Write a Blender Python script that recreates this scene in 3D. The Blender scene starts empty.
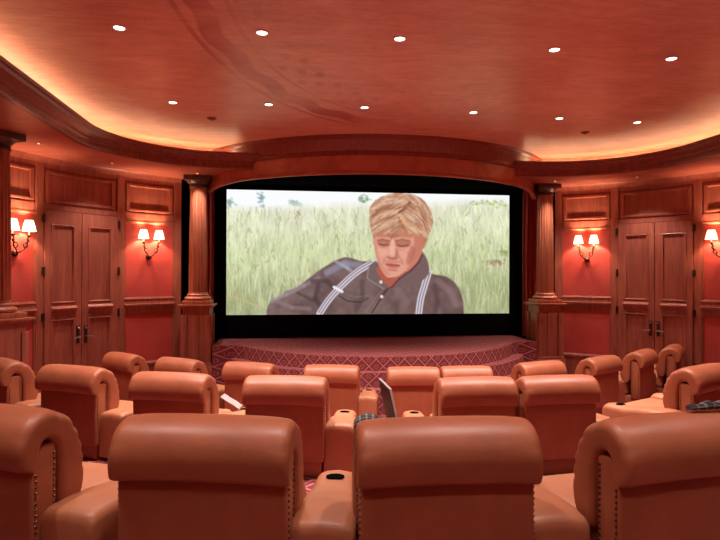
import bpy, bmesh, math, random
import numpy as np
from mathutils import Vector, Matrix
random.seed(7)
PI = math.pi
scene = bpy.context.scene
COL = scene.collection
TH = math.radians(7.3); CT, ST = math.cos(TH), math.sin(TH)
EYE = 1.86; FPX = 565.0
CAMX = -1.5
def room(X, D):
    """floor position measured from the tripod (right, ahead) -> room coordinates"""
    return (X*CT + D*ST + CAMX, -X*ST + D*CT)

# ------------------------------------------------------------------ materials
def s2l(c):
    return tuple(((v/255)/12.92 if v/255 <= .04045 else ((v/255+.055)/1.055)**2.4) for v in c)
def new_mat(name):
    m = bpy.data.materials.new(name); m.use_nodes = True
    nt = m.node_tree; nt.nodes.clear()
    out = nt.nodes.new('ShaderNodeOutputMaterial'); b = nt.nodes.new('ShaderNodeBsdfPrincipled')
    nt.links.new(b.outputs[0], out.inputs[0])
    return m, nt, b
def ramp(nt, fac, stops):
    r = nt.nodes.new('ShaderNodeValToRGB'); e = r.color_ramp.elements
    e[0].position, e[0].color = stops[0][0], (*stops[0][1], 1)
    e[1].position, e[1].color = stops[-1][0], (*stops[-1][1], 1)
    for p, c in stops[1:-1]:
        n = e.new(p); n.color = (*c, 1)
    nt.links.new(fac, r.inputs[0]); return r
def noise(nt, vec, scale, detail=4, rough=.55, dist=0):
    n = nt.nodes.new('ShaderNodeTexNoise'); n.inputs['Scale'].default_value = scale
    n.inputs['Detail'].default_value = detail; n.inputs['Roughness'].default_value = rough
    n.inputs['Distortion'].default_value = dist
    if vec is not None: nt.links.new(vec, n.inputs['Vector'])
    return n
def mapping(nt, kind, scale=(1,1,1), rot=(0,0,0)):
    t = nt.nodes.new('ShaderNodeTexCoord'); mp = nt.nodes.new('ShaderNodeMapping')
    mp.inputs['Scale'].default_value = scale; mp.inputs['Rotation'].default_value = rot
    nt.links.new(t.outputs[kind], mp.inputs[0]); return mp.outputs[0]
def bump(nt, b, h, strength, dist=.01):
    n = nt.nodes.new('ShaderNodeBump'); n.inputs['Strength'].default_value = strength
    n.inputs['Distance'].default_value = dist
    nt.links.new(h, n.inputs['Height']); nt.links.new(n.outputs[0], b.inputs['Normal'])
def mth(nt, op, a, b=None, clamp=False):
    n = nt.nodes.new('ShaderNodeMath'); n.operation = op; n.use_clamp = clamp
    for i, v in enumerate((a, b)):
        if v is None: continue
        if isinstance(v, (int, float)): n.inputs[i].default_value = v
        else: nt.links.new(v, n.inputs[i])
    return n.outputs[0]
def plain(name, c, rough=.5, metal=0, spec=.5):
    m, nt, b = new_mat(name)
    v = mapping(nt, 'Object')
    n = noise(nt, v, 14, 3)
    r = ramp(nt, n.outputs[0], [(.3, tuple(x*.9 for x in c)), (.7, tuple(min(1, x*1.08) for x in c))])
    nt.links.new(r.outputs[0], b.inputs['Base Color'])
    b.inputs['Roughness'].default_value = rough; b.inputs['Metallic'].default_value = metal
    b.inputs['Specular IOR Level'].default_value = spec
    return m
def wood(name, c1, c2, c3, rough=.38, grain=(9, 9, .7), spec=.45):
    m, nt, b = new_mat(name)
    v = mapping(nt, 'Object', grain)
    n1 = noise(nt, v, 2.2, 8, .62, .9)
    v2 = mapping(nt, 'Object', (grain[0]*6, grain[1]*6, grain[2]*1.6))
    n2 = noise(nt, v2, 3.0, 4, .6)
    f = mth(nt, 'ADD', mth(nt, 'MULTIPLY', n1.outputs[0], .72), mth(nt, 'MULTIPLY', n2.outputs[0], .28))
    r = ramp(nt, f, [(.32, c1), (.5, c2), (.68, c3)])
    nt.links.new(r.outputs[0], b.inputs['Base Color'])
    b.inputs['Roughness'].default_value = rough
    b.inputs['Specular IOR Level'].default_value = spec
    bump(nt, b, n2.outputs[0], .08, .003)
    return m
def leather(name, c1, c2):
    m, nt, b = new_mat(name)
    v = mapping(nt, 'Object')
    n1 = noise(nt, v, 5, 5, .6); n2 = noise(nt, v, 160, 2, .5)
    r = ramp(nt, n1.outputs[0], [(.3, c1), (.7, c2)])
    nt.links.new(r.outputs[0], b.inputs['Base Color'])
    b.inputs['Roughness'].default_value = .42; b.inputs['Specular IOR Level'].default_value = .45
    n3 = noise(nt, v, 9, 3, .5)
    h = mth(nt, 'ADD', mth(nt, 'MULTIPLY', n2.outputs[0], .25), n3.outputs[0])
    bump(nt, b, h, .22, .008)
    return m
def emit(name, c, s):
    m = bpy.data.materials.new(name); m.use_nodes = True; nt = m.node_tree; nt.nodes.clear()
    o = nt.nodes.new('ShaderNodeOutputMaterial'); e = nt.nodes.new('ShaderNodeEmission')
    e.inputs[0].default_value = (*c, 1); e.inputs[1].default_value = s
    nt.links.new(e.outputs[0], o.inputs[0]); return m

M = {}
M['wood'] = wood('cherry_wood', (.22, .060, .040), (.34, .098, .060), (.45, .145, .085))
M['woodd'] = wood('dark_cherry_wood', (.15, .036, .025), (.23, .056, .036), (.31, .08, .05), rough=.33)
M['woodcol'] = wood('column_wood', (.28, .075, .042), (.42, .13, .066), (.55, .19, .095), rough=.33)
M['cap'] = wood('capital_dark_wood', (.05, .022, .016), (.09, .036, .025), (.14, .055, .035), rough=.4)
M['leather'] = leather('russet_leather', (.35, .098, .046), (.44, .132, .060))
M['leather_lit'] = leather('lit_russet_leather', (.44, .155, .074), (.52, .195, .092))  # russet leather made lighter, as if lit from above, for arms and seats
M['black'] = plain('black_cloth', (.004, .004, .0045), 1, spec=0)
M['blackp'] = plain('black_plastic', (.012, .012, .014), .4)
M['brass'] = plain('aged_brass', (.16, .085, .05), .5, 1)
M['bronze'] = plain('dark_bronze', (.05, .028, .018), .45, .6)
M['chrome'] = plain('satin_chrome', (.6, .55, .52), .3, 1)
M['silver'] = plain('silver_plastic', (.55, .5, .5), .35)
M['paper'] = plain('white_paper', (.36, .26, .25), .7)
M['white_trim'] = plain('white_trim_ring', (.8, .6, .5), .4)
M['bead'] = plain('pale_bead', (.6, .5, .45), .5)
# red plaster/fabric
def m_red():
    m, nt, b = new_mat('red_wall_fabric')
    v = mapping(nt, 'Object'); n = noise(nt, v, 2.6, 6, .6)
    r = ramp(nt, n.outputs[0], [(.3, (.46, .055, .042)), (.7, (.58, .084, .062))])
    nt.links.new(r.outputs[0], b.inputs['Base Color']); b.inputs['Roughness'].default_value = .6
    n2 = noise(nt, v, 90, 2); bump(nt, b, n2.outputs[0], .12, .003)
    return m
M['red'] = m_red()
def m_ceiling():
    m, nt, b = new_mat('glazed_ceiling_plaster')
    tc = nt.nodes.new('ShaderNodeTexCoord')
    v = mapping(nt, 'Object', (1, 1.6, 1), (0, 0, .15))
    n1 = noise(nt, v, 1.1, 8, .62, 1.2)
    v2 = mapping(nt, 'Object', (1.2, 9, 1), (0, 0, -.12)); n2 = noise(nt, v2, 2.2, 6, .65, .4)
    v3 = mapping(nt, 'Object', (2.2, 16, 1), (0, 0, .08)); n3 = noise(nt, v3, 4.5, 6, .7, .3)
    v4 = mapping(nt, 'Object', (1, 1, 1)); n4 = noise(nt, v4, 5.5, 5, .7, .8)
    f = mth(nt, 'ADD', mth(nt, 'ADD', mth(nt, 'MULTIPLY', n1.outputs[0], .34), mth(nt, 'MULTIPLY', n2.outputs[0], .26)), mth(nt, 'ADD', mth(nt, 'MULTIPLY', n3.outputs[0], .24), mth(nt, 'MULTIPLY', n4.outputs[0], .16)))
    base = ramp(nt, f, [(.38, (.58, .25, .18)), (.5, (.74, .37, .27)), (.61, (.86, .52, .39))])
    # painted ellipse band with scalloped edges
    sep = nt.nodes.new('ShaderNodeSeparateXYZ'); nt.links.new(tc.outputs['Object'], sep.inputs[0])
    ex = mth(nt, 'DIVIDE', sep.outputs[0], 2.16)
    ey = mth(nt, 'DIVIDE', mth(nt, 'SUBTRACT', sep.outputs[1], 3.55), 3.45)
    rr = mth(nt, 'SQRT', mth(nt, 'ADD', mth(nt, 'MULTIPLY', ex, ex), mth(nt, 'MULTIPLY', ey, ey)))
    ang = mth(nt, 'ARCTAN2', ey, ex)
    wob = mth(nt, 'MULTIPLY', mth(nt, 'SINE', mth(nt, 'MULTIPLY', ang, 26)), .012)
    def band(r0, w, wb=True):
        d = mth(nt, 'ABSOLUTE', mth(nt, 'SUBTRACT', mth(nt, 'ADD', rr, wob) if wb else rr, r0))
        return mth(nt, 'SUBTRACT', 1, mth(nt, 'DIVIDE', d, w), True)
    def hard(x, k): return mth(nt, 'MULTIPLY', x, k, True)
    b1 = hard(band(1.0, .045), 5)
    b2 = hard(band(1.075, .012, False), 3); b3 = hard(band(.90, .010, False), 3)
    sc = mth(nt, 'MULTIPLY', mth(nt, 'SINE', mth(nt, 'MULTIPLY', ang, 40)), mth(nt, 'SINE', mth(nt, 'MULTIPLY', rr, 60)))
    leaf = mth(nt, 'MULTIPLY', hard(mth(nt, 'SUBTRACT', sc, .35), 4), hard(band(.82, .10, False), 4))
    wear = noise(nt, mapping(nt, 'Object'), .8, 3)
    wr = mth(nt, 'MULTIPLY', mth(nt, 'SUBTRACT', wear.outputs[0], .33), 3.6, True)
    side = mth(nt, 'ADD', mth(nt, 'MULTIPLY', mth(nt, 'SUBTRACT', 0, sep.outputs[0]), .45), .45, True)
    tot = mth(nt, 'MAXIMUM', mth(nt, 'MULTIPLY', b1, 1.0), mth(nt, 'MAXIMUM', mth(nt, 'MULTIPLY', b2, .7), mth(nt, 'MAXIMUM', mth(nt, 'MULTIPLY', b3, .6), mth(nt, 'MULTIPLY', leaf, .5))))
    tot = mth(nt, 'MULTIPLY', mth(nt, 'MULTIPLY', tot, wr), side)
    mx = nt.nodes.new('ShaderNodeMix'); mx.data_type = 'RGBA'
    nt.links.new(tot, mx.inputs[0]); nt.links.new(base.outputs[0], mx.inputs[6]); mx.inputs[7].default_value = (.42, .075, .06, 1)
    nt.links.new(mx.outputs[2], b.inputs['Base Color'])
    b.inputs['Roughness'].default_value = .36; b.inputs['Specular IOR Level'].default_value = .4
    bump(nt, b, f, .12, .02)
    return m
M['ceil'] = m_ceiling()
def m_soffit():
    m, nt, b = new_mat('soffit_plaster')
    v = mapping(nt, 'Object', (1, 3, 1)); n1 = noise(nt, v, 2, 7, .6, 1)
    r = ramp(nt, n1.outputs[0], [(.34, (.40, .105, .068)), (.66, (.55, .175, .11))])
    nt.links.new(r.outputs[0], b.inputs['Base Color']); b.inputs['Roughness'].default_value = .3
    return m
M['soffit'] = m_soffit()
def m_carpet():
    m, nt, b = new_mat('patterned_carpet')
    tc = nt.nodes.new('ShaderNodeTexCoord')
    sep = nt.nodes.new('ShaderNodeSeparateXYZ'); nt.links.new(tc.outputs['UV'], sep.inputs[0])
    P = .20
    a = mth(nt, 'DIVIDE', mth(nt, 'ADD', sep.outputs[0], sep.outputs[1]), P)
    c = mth(nt, 'DIVIDE', mth(nt, 'SUBTRACT', sep.outputs[0], sep.outputs[1]), P)
    def line(x):
        fr = mth(nt, 'ABSOLUTE', mth(nt, 'SUBTRACT', mth(nt, 'FRACT', x), .5))
        return mth(nt, 'GREATER_THAN', fr, .455)
    ln = mth(nt, 'MAXIMUM', line(a), line(c))
    fa = mth(nt, 'SUBTRACT', mth(nt, 'FRACT', a), .5); fc = mth(nt, 'SUBTRACT', mth(nt, 'FRACT', c), .5)
    rr = mth(nt, 'SQRT', mth(nt, 'ADD', mth(nt, 'MULTIPLY', fa, fa), mth(nt, 'MULTIPLY', fc, fc)))
    an = mth(nt, 'ARCTAN2', fa, fc)
    sp = mth(nt, 'SINE', mth(nt, 'ADD', mth(nt, 'MULTIPLY', rr, 34), an))
    mot = mth(nt, 'MULTIPLY', mth(nt, 'GREATER_THAN', sp, .45), mth(nt, 'LESS_THAN', rr, .30))
    n = noise(nt, tc.outputs['UV'], 120, 3)
    base = ramp(nt, n.outputs[0], [(.35, (.18, .030, .036)), (.65, (.28, .052, .056))])
    f = mth(nt, 'MAXIMUM', mth(nt, 'MULTIPLY', ln, .75), mth(nt, 'MULTIPLY', mot, .45))
    mx = nt.nodes.new('ShaderNodeMix'); mx.data_type = 'RGBA'
    nt.links.new(f, mx.inputs[0]); nt.links.new(base.outputs[0], mx.inputs[6]); mx.inputs[7].default_value = (.56, .27, .25, 1)
    nt.links.new(mx.outputs[2], b.inputs['Base Color']); b.inputs['Roughness'].default_value = .95
    b.inputs['Specular IOR Level'].default_value = .1
    bump(nt, b, n.outputs[0], .4, .006)
    return m
M['carpet'] = m_carpet()
def m_plaid():
    m, nt, b = new_mat('dark_plaid_cloth')
    v = mapping(nt, 'Object', (1, 1, 1))
    sep = nt.nodes.new('ShaderNodeSeparateXYZ'); nt.links.new(v, sep.inputs[0])
    def ln(x, s): return mth(nt, 'GREATER_THAN', mth(nt, 'FRACT', mth(nt, 'MULTIPLY', x, s)), .78)
    f = mth(nt, 'MULTIPLY', mth(nt, 'ADD', ln(sep.outputs[0], 28), ln(mth(nt, 'ADD', sep.outputs[1], sep.outputs[2]), 28)), .5)
    r = ramp(nt, f, [(0, (.012, .012, .016)), (1, (.30, .24, .24))])
    nt.links.new(r.outputs[0], b.inputs['Base Color']); b.inputs['Roughness'].default_value = .85
    return m
M['plaid'] = m_plaid()
M['curtain'] = plain('russet_curtain_velvet', (.42, .075, .062), .75, spec=.2)
M['shade'] = None
def m_shade():
    m, nt, b = new_mat('lit_lamp_shade')
    b.inputs['Base Color'].default_value = (.9, .7, .5, 1); b.inputs['Roughness'].default_value = .8
    b.inputs['Emission Color'].default_value = (1, .66, .40, 1); b.inputs['Emission Strength'].default_value = 2.6
    return m
M['shade'] = m_shade()
M['bulb'] = emit('bulb_glow', (1, .7, .45), 8)
M['lens'] = emit('downlight_lens', (1, .80, .68), 9)
M['pin'] = emit('pin_light_lens', (1, .85, .75), 14)
M['cove'] = emit('cove_strip_light', (1, .66, .36), 15.0)

# ------------------------------------------------------------------ mesh helpers
def obj(name, bm, mat, parent=None, smooth=True, angle=35, recalc=True):
    if recalc: bmesh.ops.recalc_face_normals(bm, faces=bm.faces[:])
    me = bpy.data.meshes.new(name); bm.to_mesh(me); bm.free()
    o = bpy.data.objects.new(name, me); COL.objects.link(o)
    me.materials.append(M[mat] if isinstance(mat, str) else mat)
    if smooth:
        me.polygons.foreach_set('use_smooth', [True]*len(me.polygons))
        me.set_sharp_from_angle(angle=math.radians(angle))
    if parent: o.parent = parent
    return o
def BM(): return bmesh.new()
def box(bm, x0, x1, y0, y1, z0, z1, bev=0, seg=2):
    r = bmesh.ops.create_cube(bm, size=1); vs = r['verts']
    for v in vs:
        v.co = Vector((x0 + (v.co.x+.5)*(x1-x0), y0 + (v.co.y+.5)*(y1-y0), z0 + (v.co.z+.5)*(z1-z0)))
    if bev:
        es = list({e for v in vs for e in v.link_edges})
        bmesh.ops.bevel(bm, geom=es, offset=bev, segments=seg, affect='EDGES', profile=.5)
def lathe(bm, prof, seg=32, cx=0, cy=0, cap=True, flute=None):
    rings = []
    for (r, z) in prof:
        ring = []
        for k in range(seg):
            a = 2*PI*k/seg
            rr = r if not flute else r*(1-flute[0]*abs(math.cos(a*flute[1]/2))**.6)
            ring.append(bm.verts.new((cx+rr*math.cos(a), cy+rr*math.sin(a), z)))
        rings.append(ring)
    for a, b in zip(rings, rings[1:]):
        for k in range(seg): bm.faces.new((a[k], a[(k+1) % seg], b[(k+1) % seg], b[k]))
    if cap:
        bm.faces.new(rings[0][::-1]); bm.faces.new(rings[-1])
def loft(bm, rings, closed=True, caps=True):
    R = [[bm.verts.new(p) for p in r] for r in rings]
    n = len(R[0])
    for a, b in zip(R, R[1:]):
        for k in range(n if closed else n-1):
            bm.faces.new((a[k], a[(k+1) % n], b[(k+1) % n], b[k]))
    if caps:
        bm.faces.new(R[0][::-1]); bm.faces.new(R[-1])
def tube(bm, pts, r, seg=8):
    pts = [Vector(p) for p in pts]; rings = []
    for i, p in enumerate(pts):
        d = (pts[min(i+1, len(pts)-1)] - pts[max(i-1, 0)]).normalized()
        up = Vector((0, 0, 1)) if abs(d.z) < .9 else Vector((1, 0, 0))
        a = d.cross(up).normalized(); b = d.cross(a)
        rr = r[i] if isinstance(r, (list, tuple)) else r
        rings.append([p + a*rr*math.cos(2*PI*k/seg) + b*rr*math.sin(2*PI*k/seg) for k in range(seg)])
    loft(bm, rings)
def catmull(pts, n=6, closed=True):
    P = [np.array(p, float) for p in pts]; out = []; m = len(P)
    for i in range(m if closed else m-1):
        if closed: p0, p1, p2, p3 = P[i-1], P[i], P[(i+1) % m], P[(i+2) % m]
        else: p0, p1, p2, p3 = P[max(i-1, 0)], P[i], P[i+1], P[min(i+2, m-1)]
        for k in range(n):
            t = k/n
            out.append(.5*((2*p1)+(-p0+p2)*t+(2*p0-5*p1+4*p2-p3)*t*t+(-p0+3*p1-3*p2+p3)*t**3))
    if not closed: out.append(P[-1])
    return out
def empty(name, loc, rz=0):
    o = bpy.data.objects.new(name, None); COL.objects.link(o); o.empty_display_size = .1
    o.location = loc; o.rotation_euler = (0, 0, rz); return o
def tag(o, label=None, cat=None, group=None, kind=None):
    if label: o['label'] = label
    if cat: o['category'] = cat
    if group: o['group'] = group
    if kind: o['kind'] = kind
    return o
def copy_tree(o, parent=None):
    c = o.copy(); COL.objects.link(c); c.parent = parent
    for ch in [k for k in bpy.data.objects if k.parent == o]: copy_tree(ch, c)
    return c
def struct(o, label=None): return tag(o, label, kind='structure')

# ------------------------------------------------------------------ side walls (round in plan)
R0, CX, CY = 4.05, 1.2, 6.1
def wp(side, ph, off=0.0):
    """point on the wall line: ph in degrees round the curve (negative: straight run to the rear)"""
    if ph >= 0:
        a = math.radians(ph)
        return (side*(CX+(R0-off)*math.cos(a)), CY+(R0-off)*math.sin(a))
    return (side*(CX+R0-off), CY + math.radians(ph)*R0)
def wbox(bm, side, p0, p1, z0, z1, o0, o1, step=1.2):
    n = max(1, int(math.ceil(abs(p1-p0)/step)))
    rings = []
    for i in range(n+1):
        ph = p0+(p1-p0)*i/n
        a, b = wp(side, ph, o0), wp(side, ph, o1)
        rings.append([(a[0], a[1], z0), (b[0], b[1], z0), (b[0], b[1], z1), (a[0], a[1], z1)])
    loft(bm, rings)
def wprof(bm, side, p0, p1, prof, step=1.2):
    n = max(1, int(math.ceil(abs(p1-p0)/step)))
    loft(bm, [[(*wp(side, p0+(p1-p0)*i/n, o), z) for o, z in prof] for i in range(n+1)])
def zz(h): return EYE + h
SOF = zz(1.517); CEIL = zz(1.86)
NAMES = {-1: 'left', 1: 'right'}
trim_n = [0]
def trim(bm, mat='wood', parent=None):
    trim_n[0] += 1
    return struct(obj('trim_%d' % trim_n[0], bm, mat, parent, angle=30))
def mould_frame(bm, side, p0, p1, z0, z1, w=.05, d=.026, base=.0):
    dp = math.degrees(w/R0)
    for (a, b) in ((p0, p0+dp), (p1-dp, p1)): wbox(bm, side, a, b, z0, z1, base, base+d, 3)
    for (c, e) in ((z0, z0+w), (z1-w, z1)):
        wprof(bm, side, p0, p1, [(base, c), (base+d, c+.008), (base+d*1.15, c+w*.5), (base+d, e-.008), (base, e)])
for side in (-1, 1):
    nm = NAMES[side]
    PH1 = 59.6
    b = BM(); wbox(b, side, -125, PH1, 0, SOF+.02, -.12, 0)
    struct(obj('wall_'+nm, b, 'wood', angle=30))
    # stiles
    b = BM()
    for (p0, p1) in ((58.0, 59.6), (44.8, 46.4), (26.9, 28.5), (13.0, 15.2), (-3, -1), (-40, -38), (-75, -73)):
        wbox(b, side, p0, p1, 0, SOF, -.001, .03)
    for (p0, p1) in ((46.4, 58.0), (15.2, 26.9), (-38, -3), (-73, -40), (28.5, 44.8)):
        wbox(b, side, p0, p1, zz(1.385), SOF, -.001, .02)
        wbox(b, side, p0, p1, zz(.80 if p0 != 28.5 else .83), zz(.90), -.001, .02)
    trim(b)
    # crown strip under soffit
    b = BM(); wprof(b, side, -120, PH1, [(0, SOF-.07), (.035, SOF-.07), (.045, SOF-.03), (.07, SOF), (0, SOF)])
    trim(b)
    # upper panels' mouldings
    b = BM()
    for (p0, p1) in ((46.9, 57.5), (29.0, 44.3), (15.7, 26.4), (-37, -4), (-72, -41)):
        mould_frame(b, side, p0, p1, zz(.925), zz(1.36))
    trim(b)
    # red fabric panels
    for i, (p0, p1) in enumerate(((46.4, 58.0), (15.2, 26.9), (-38, -3), (-73, -40))):
        b = BM()
        wbox(b, side, p0+.2, p1-.2, zz(-.40), zz(.75), -.001, .008)
        wbox(b, side, p0+.2, p1-.2, zz(-1.42), zz(-.66), -.001, .008)
        trim(b, 'red')
        # thin frame round the fabric
        b = BM()
        for (z0, z1) in ((zz(.74), zz(.80)), ):
            wprof(b, side, p0, p1, [(0, z0), (.022, z0), (.03, (z0+z1)/2), (.02, z1), (0, z1)])
        for (q0, q1) in ((p0, p0+.35), (p1-.35, p1)): wbox(b, side, q0, q1, zz(-1.42), zz(.76), 0, .022, 3)
        # chair rail: bead, flat, projecting ledge, flat
        wprof(b, side, p0, p1, [(0, zz(-.455)), (.03, zz(-.455)), (.038, zz(-.43)), (.025, zz(-.405)), (0, zz(-.40))])
        wprof(b, side, p0, p1, [(0, zz(-.66)), (.03, zz(-.66)), (.03, zz(-.545)), (.075, zz(-.54)), (.08, zz(-.515)), (.03, zz(-.505)), (.02, zz(-.45)), (0, zz(-.45))])
        trim(b)
    b = BM()
    for (p0, p1) in ((44.8, 59.6), (13, 28.5), (-38, -1), (-75, -38)):
        wprof(b, side, p0, p1, [(0, 0), (.045, 0), (.045, .37), (.06, .39), (.06, .42), (.03, .445), (0, .445)])
    struct(obj('baseboard_'+nm, b, 'wood', angle=30))

# doors: two curved leaves per side
door_n = 0
for side in (-1, 1):
    for (p0, p1, hang) in ((28.6, 36.6, 0), (36.75, 44.75, 1)):
        door_n += 1
        c = wp(side, (p0+p1)/2, 0)
        d = empty('door_%d' % door_n, (c[0], c[1], 0)); struct(d)
        inv = Matrix.Translation((-c[0], -c[1], 0))
        def part(name, bm, mat, par=d, **k):
            bmesh.ops.transform(bm, matrix=inv, verts=bm.verts[:]); return obj(name, bm, mat, par, **k)
        b = BM(); top = zz(.82)
        w = 1.35
        wbox(b, side, p0, p1, .01, top, .012, .03)
        wbox(b, side, p0, p0+w, .01, top, .03, .05); wbox(b, side, p1-w, p1, .01, top, .03, .05)
        wbox(b, side, p0+w, p1-w, zz(.64), top, .03, .05); wbox(b, side, p0+w, p1-w, .01, .26, .03, .05)
        wbox(b, side, p0+w, p1-w, zz(-.68), zz(-.45), .03, .05)
        part('door_leaf', b, 'wood', angle=30)
        b = BM()
        mould_frame(b, side, p0+w, p1-w, zz(-.45), zz(.64), .03, .028, .03)
        mould_frame(b, side, p0+w, p1-w, .26, zz(-.66), .03, .028, .03)
        part('panel_moulding', b, 'wood', angle=30)
        b = BM()
        wprof(b, side, p0+w*.9, p1-w*.9, [(.05, zz(-.60)), (.062, zz(-.59)), (.068, zz(-.545)), (.10, zz(-.54)), (.105, zz(-.515)), (.065, zz(-.50)), (.05, zz(-.48))])
        part('door_ledge', b, 'wood', angle=30)
        hp = p1-.75 if hang == 0 else p0+.75
        b = BM(); wbox(b, side, hp-.32, hp+.32, zz(-1.02), zz(-.78), .05, .060)
        hd = part('handle', b, 'bronze')
        b = BM()
        q = wp(side, hp, .06); q2 = wp(side, hp, .11)
        dirp = -1.6 if hang == 0 else 1.6
        q3 = wp(side, hp+dirp, .115)
        tube(b, [(*q, zz(-.93)), (*q2, zz(-.93))], .012); tube(b, [(*q2, zz(-.93)), (*q3, zz(-.935))], [.012, .008])
        lv = part('lever', b, 'chrome', hd)
        b = BM()
        k = wp(side, hp, .068)
        bmesh.ops.create_uvsphere(b, u_segments=12, v_segments=8, radius=.016, matrix=Matrix.Translation((*k, zz(-.81))))
        part('lock_cylinder', b, 'chrome', hd)
        he = p0-.25 if hang == 0 else p1+.25
        for hz in (.70, .0, -.62, -1.45):
            b = BM(); q = wp(side, he, .055)
            lathe(b, [(.004, zz(hz)-.065), (.013, zz(hz)-.055), (.013, zz(hz)+.055), (.004, zz(hz)+.065)], 12, q[0], q[1])
            wbox(b, side, he-.3, he+.3, zz(hz)-.05, zz(hz)+.05, .03, .053)
            part('hinge', b, 'bronze')

# rear wall, front wall
b = BM(); box(b, -5.4, 5.4, -2.75, -2.6, 0, CEIL)
struct(obj('wall_back', b, 'wood'))
b = BM(); box(b, -3.6, 3.6, 10.15, 10.3, 0, 3.75)
struct(obj('wall_front', b, 'black'))
b = BM()
for s in (-1, 1):
    loft(b, [[(s*3.20, 9.62, z), (s*3.52, 10.2, z), (s*3.70, 10.2, z), (s*3.38, 9.55, z)] for z in (0, 3.38)])
trim(b, 'black')

# ------------------------------------------------------------------ ceiling, soffit, cornice
def ring_path(off, n=14):
    """rounded rectangle of the ceiling well; off > 0 goes outward"""
    hw, yf, yb, r = 3.93, 8.43, -2.0, 1.6
    pts = []
    for (cx, cy, a0) in ((hw-r, yf-r, 0), (-(hw-r), yf-r, 90), (-(hw-r), yb+r, 180), (hw-r, yb+r, 270)):
        for k in range(n+1):
            a = math.radians(a0+90*k/n)
            pts.append((cx+(r+off)*math.cos(a), cy+(r+off)*math.sin(a)))
    return pts
b = BM()
box(b, -5.6, 5.6, -2.8, 10.3, CEIL, CEIL+.1)
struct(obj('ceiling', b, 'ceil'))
# soffit slab
b = BM()
inn = ring_path(-.02); outp = []
for (x, y) in inn:
    dx, dy = x, y-3.2
    k = min((5.6/abs(dx)) if dx else 9e9, ((7.05 if dy > 0 else 6.0)/abs(dy)) if dy else 9e9)
    outp.append((dx*k, 3.2+dy*k))
# add true corners by snapping nearest
for (cx, cy) in ((5.6, 10.25), (-5.6, 10.25), (-5.6, -2.8), (5.6, -2.8)):
    i = min(range(len(outp)), key=lambda j: (outp[j][0]-cx)**2+(outp[j][1]-cy)**2); outp[i] = (cx, cy)
n = len(inn)
vi = [b.verts.new((*p, SOF)) for p in inn]; vo = [b.verts.new((*p, SOF)) for p in outp]
ti = [b.verts.new((*p, SOF+.04)) for p in inn]; to = [b.verts.new((*p, SOF+.04)) for p in outp]
for k in range(n):
    j = (k+1) % n
    b.faces.new((vi[k], vi[j], vo[j], vo[k])); b.faces.new((ti[k], to[k], to[j], ti[j]))
    b.faces.new((vi[k], ti[k], ti[j], vi[j])); b.faces.new((vo[k], vo[j], to[j], to[k]))
struct(obj('ceiling_soffit', b, 'soffit', smooth=False))
# cornice swept round the well (negative off = toward the room)
def ring_sweep(bm, prof, n=14):
    rows = [[(*p, z) for p in ring_path(o, n)] for (o, z) in prof]
    m = len(rows[0]); V = [[bm.verts.new(p) for p in r] for r in rows]
    for a in range(len(V)):
        c = V[(a+1) % len(V)]
        for k in range(m): bm.faces.new((V[a][k], V[a][(k+1) % m], c[(k+1) % m], c[k]))
LIP = zz(1.715)
b = BM()
ring_sweep(b, [(.04, SOF-.012), (-.02, SOF-.012), (-.03, SOF+.01), (-.03, SOF+.055), (-.045, SOF+.065), (-.05, SOF+.09), (-.085, SOF+.12), (-.115, SOF+.135), (-.13, SOF+.16),
               (-.155, SOF+.17), (-.165, LIP-.012), (-.16, LIP), (-.12, LIP), (-.02, SOF+.10), (.04, SOF+.06)])
trim(b, 'woodd')
b = BM(); ring_sweep(b, [(.42, SOF+.03), (.42, CEIL), (.47, CEIL), (.47, SOF+.03)])
trim(b, 'ceil')
b = BM(); ring_sweep(b, [(.13, LIP-.05), (.13, LIP-.03), (.18, LIP-.03), (.18, LIP-.05)])
tag(obj('cove_light_strip', b, 'cove'), 'warm orange light strip hidden behind the cornice round the ceiling well', 'light')

# bowed header over the screen
HR, HY = 3.17, 10.77
def arc(R, cy, xm, n=48):
    a = math.asin(xm/R)
    return [(R*math.sin(-a+2*a*k/n), cy-R*math.cos(-a+2*a*k/n)) for k in range(n+1)]
def arc_sweep(bm, prof, xm, R=HR, cy=HY, n=48, dz=None):
    """prof: (forward offset, z)"""
    rings = []
    a = math.asin(xm/R)
    for k in range(n+1):
        t = -a+2*a*k/n; q = (abs(t)/a)
        rings.append([((R+o)*math.sin(t), cy-(R+o)*math.cos(t), z - (dz(q) if dz and z < 3.3 else 0)) for o, z in prof])
    loft(bm, rings)
zb = zz(1.355)
dzf = lambda q: .07*max(0, (q-.70)/.3)**2
b = BM()
arc_sweep(b, [(-.12, zb), (-.07, zb), (-.07, CEIL), (-.12, CEIL)], 2.84, dz=dzf, n=64)
struct(obj('wall_header', b, 'soffit'))
b = BM(); arc_sweep(b, [(-.071, zb-.012), (-.055, zb-.008), (-.05, zb+.02), (-.071, zb+.03)], 2.84, dz=dzf, n=64)
arc_sweep(b, [(-.14, zb+.035), (-.071, zb-.010), (-.071, zb), (-.14, zb+.06)], 2.84, dz=dzf, n=64)
trim(b, 'soffit')
b = BM()
arc_sweep(b, [(-.072, CEIL-.25), (-.05, CEIL-.25), (-.04, CEIL-.21), (-.045, CEIL-.19), (-.02, CEIL-.17), (.0, CEIL-.12), (.05, CEIL-.075), (.06, CEIL-.05), (.10, CEIL-.04), (.115, CEIL-.001), (-.072, CEIL-.001)], 2.55, n=64)
trim(b, 'woodd')

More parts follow.
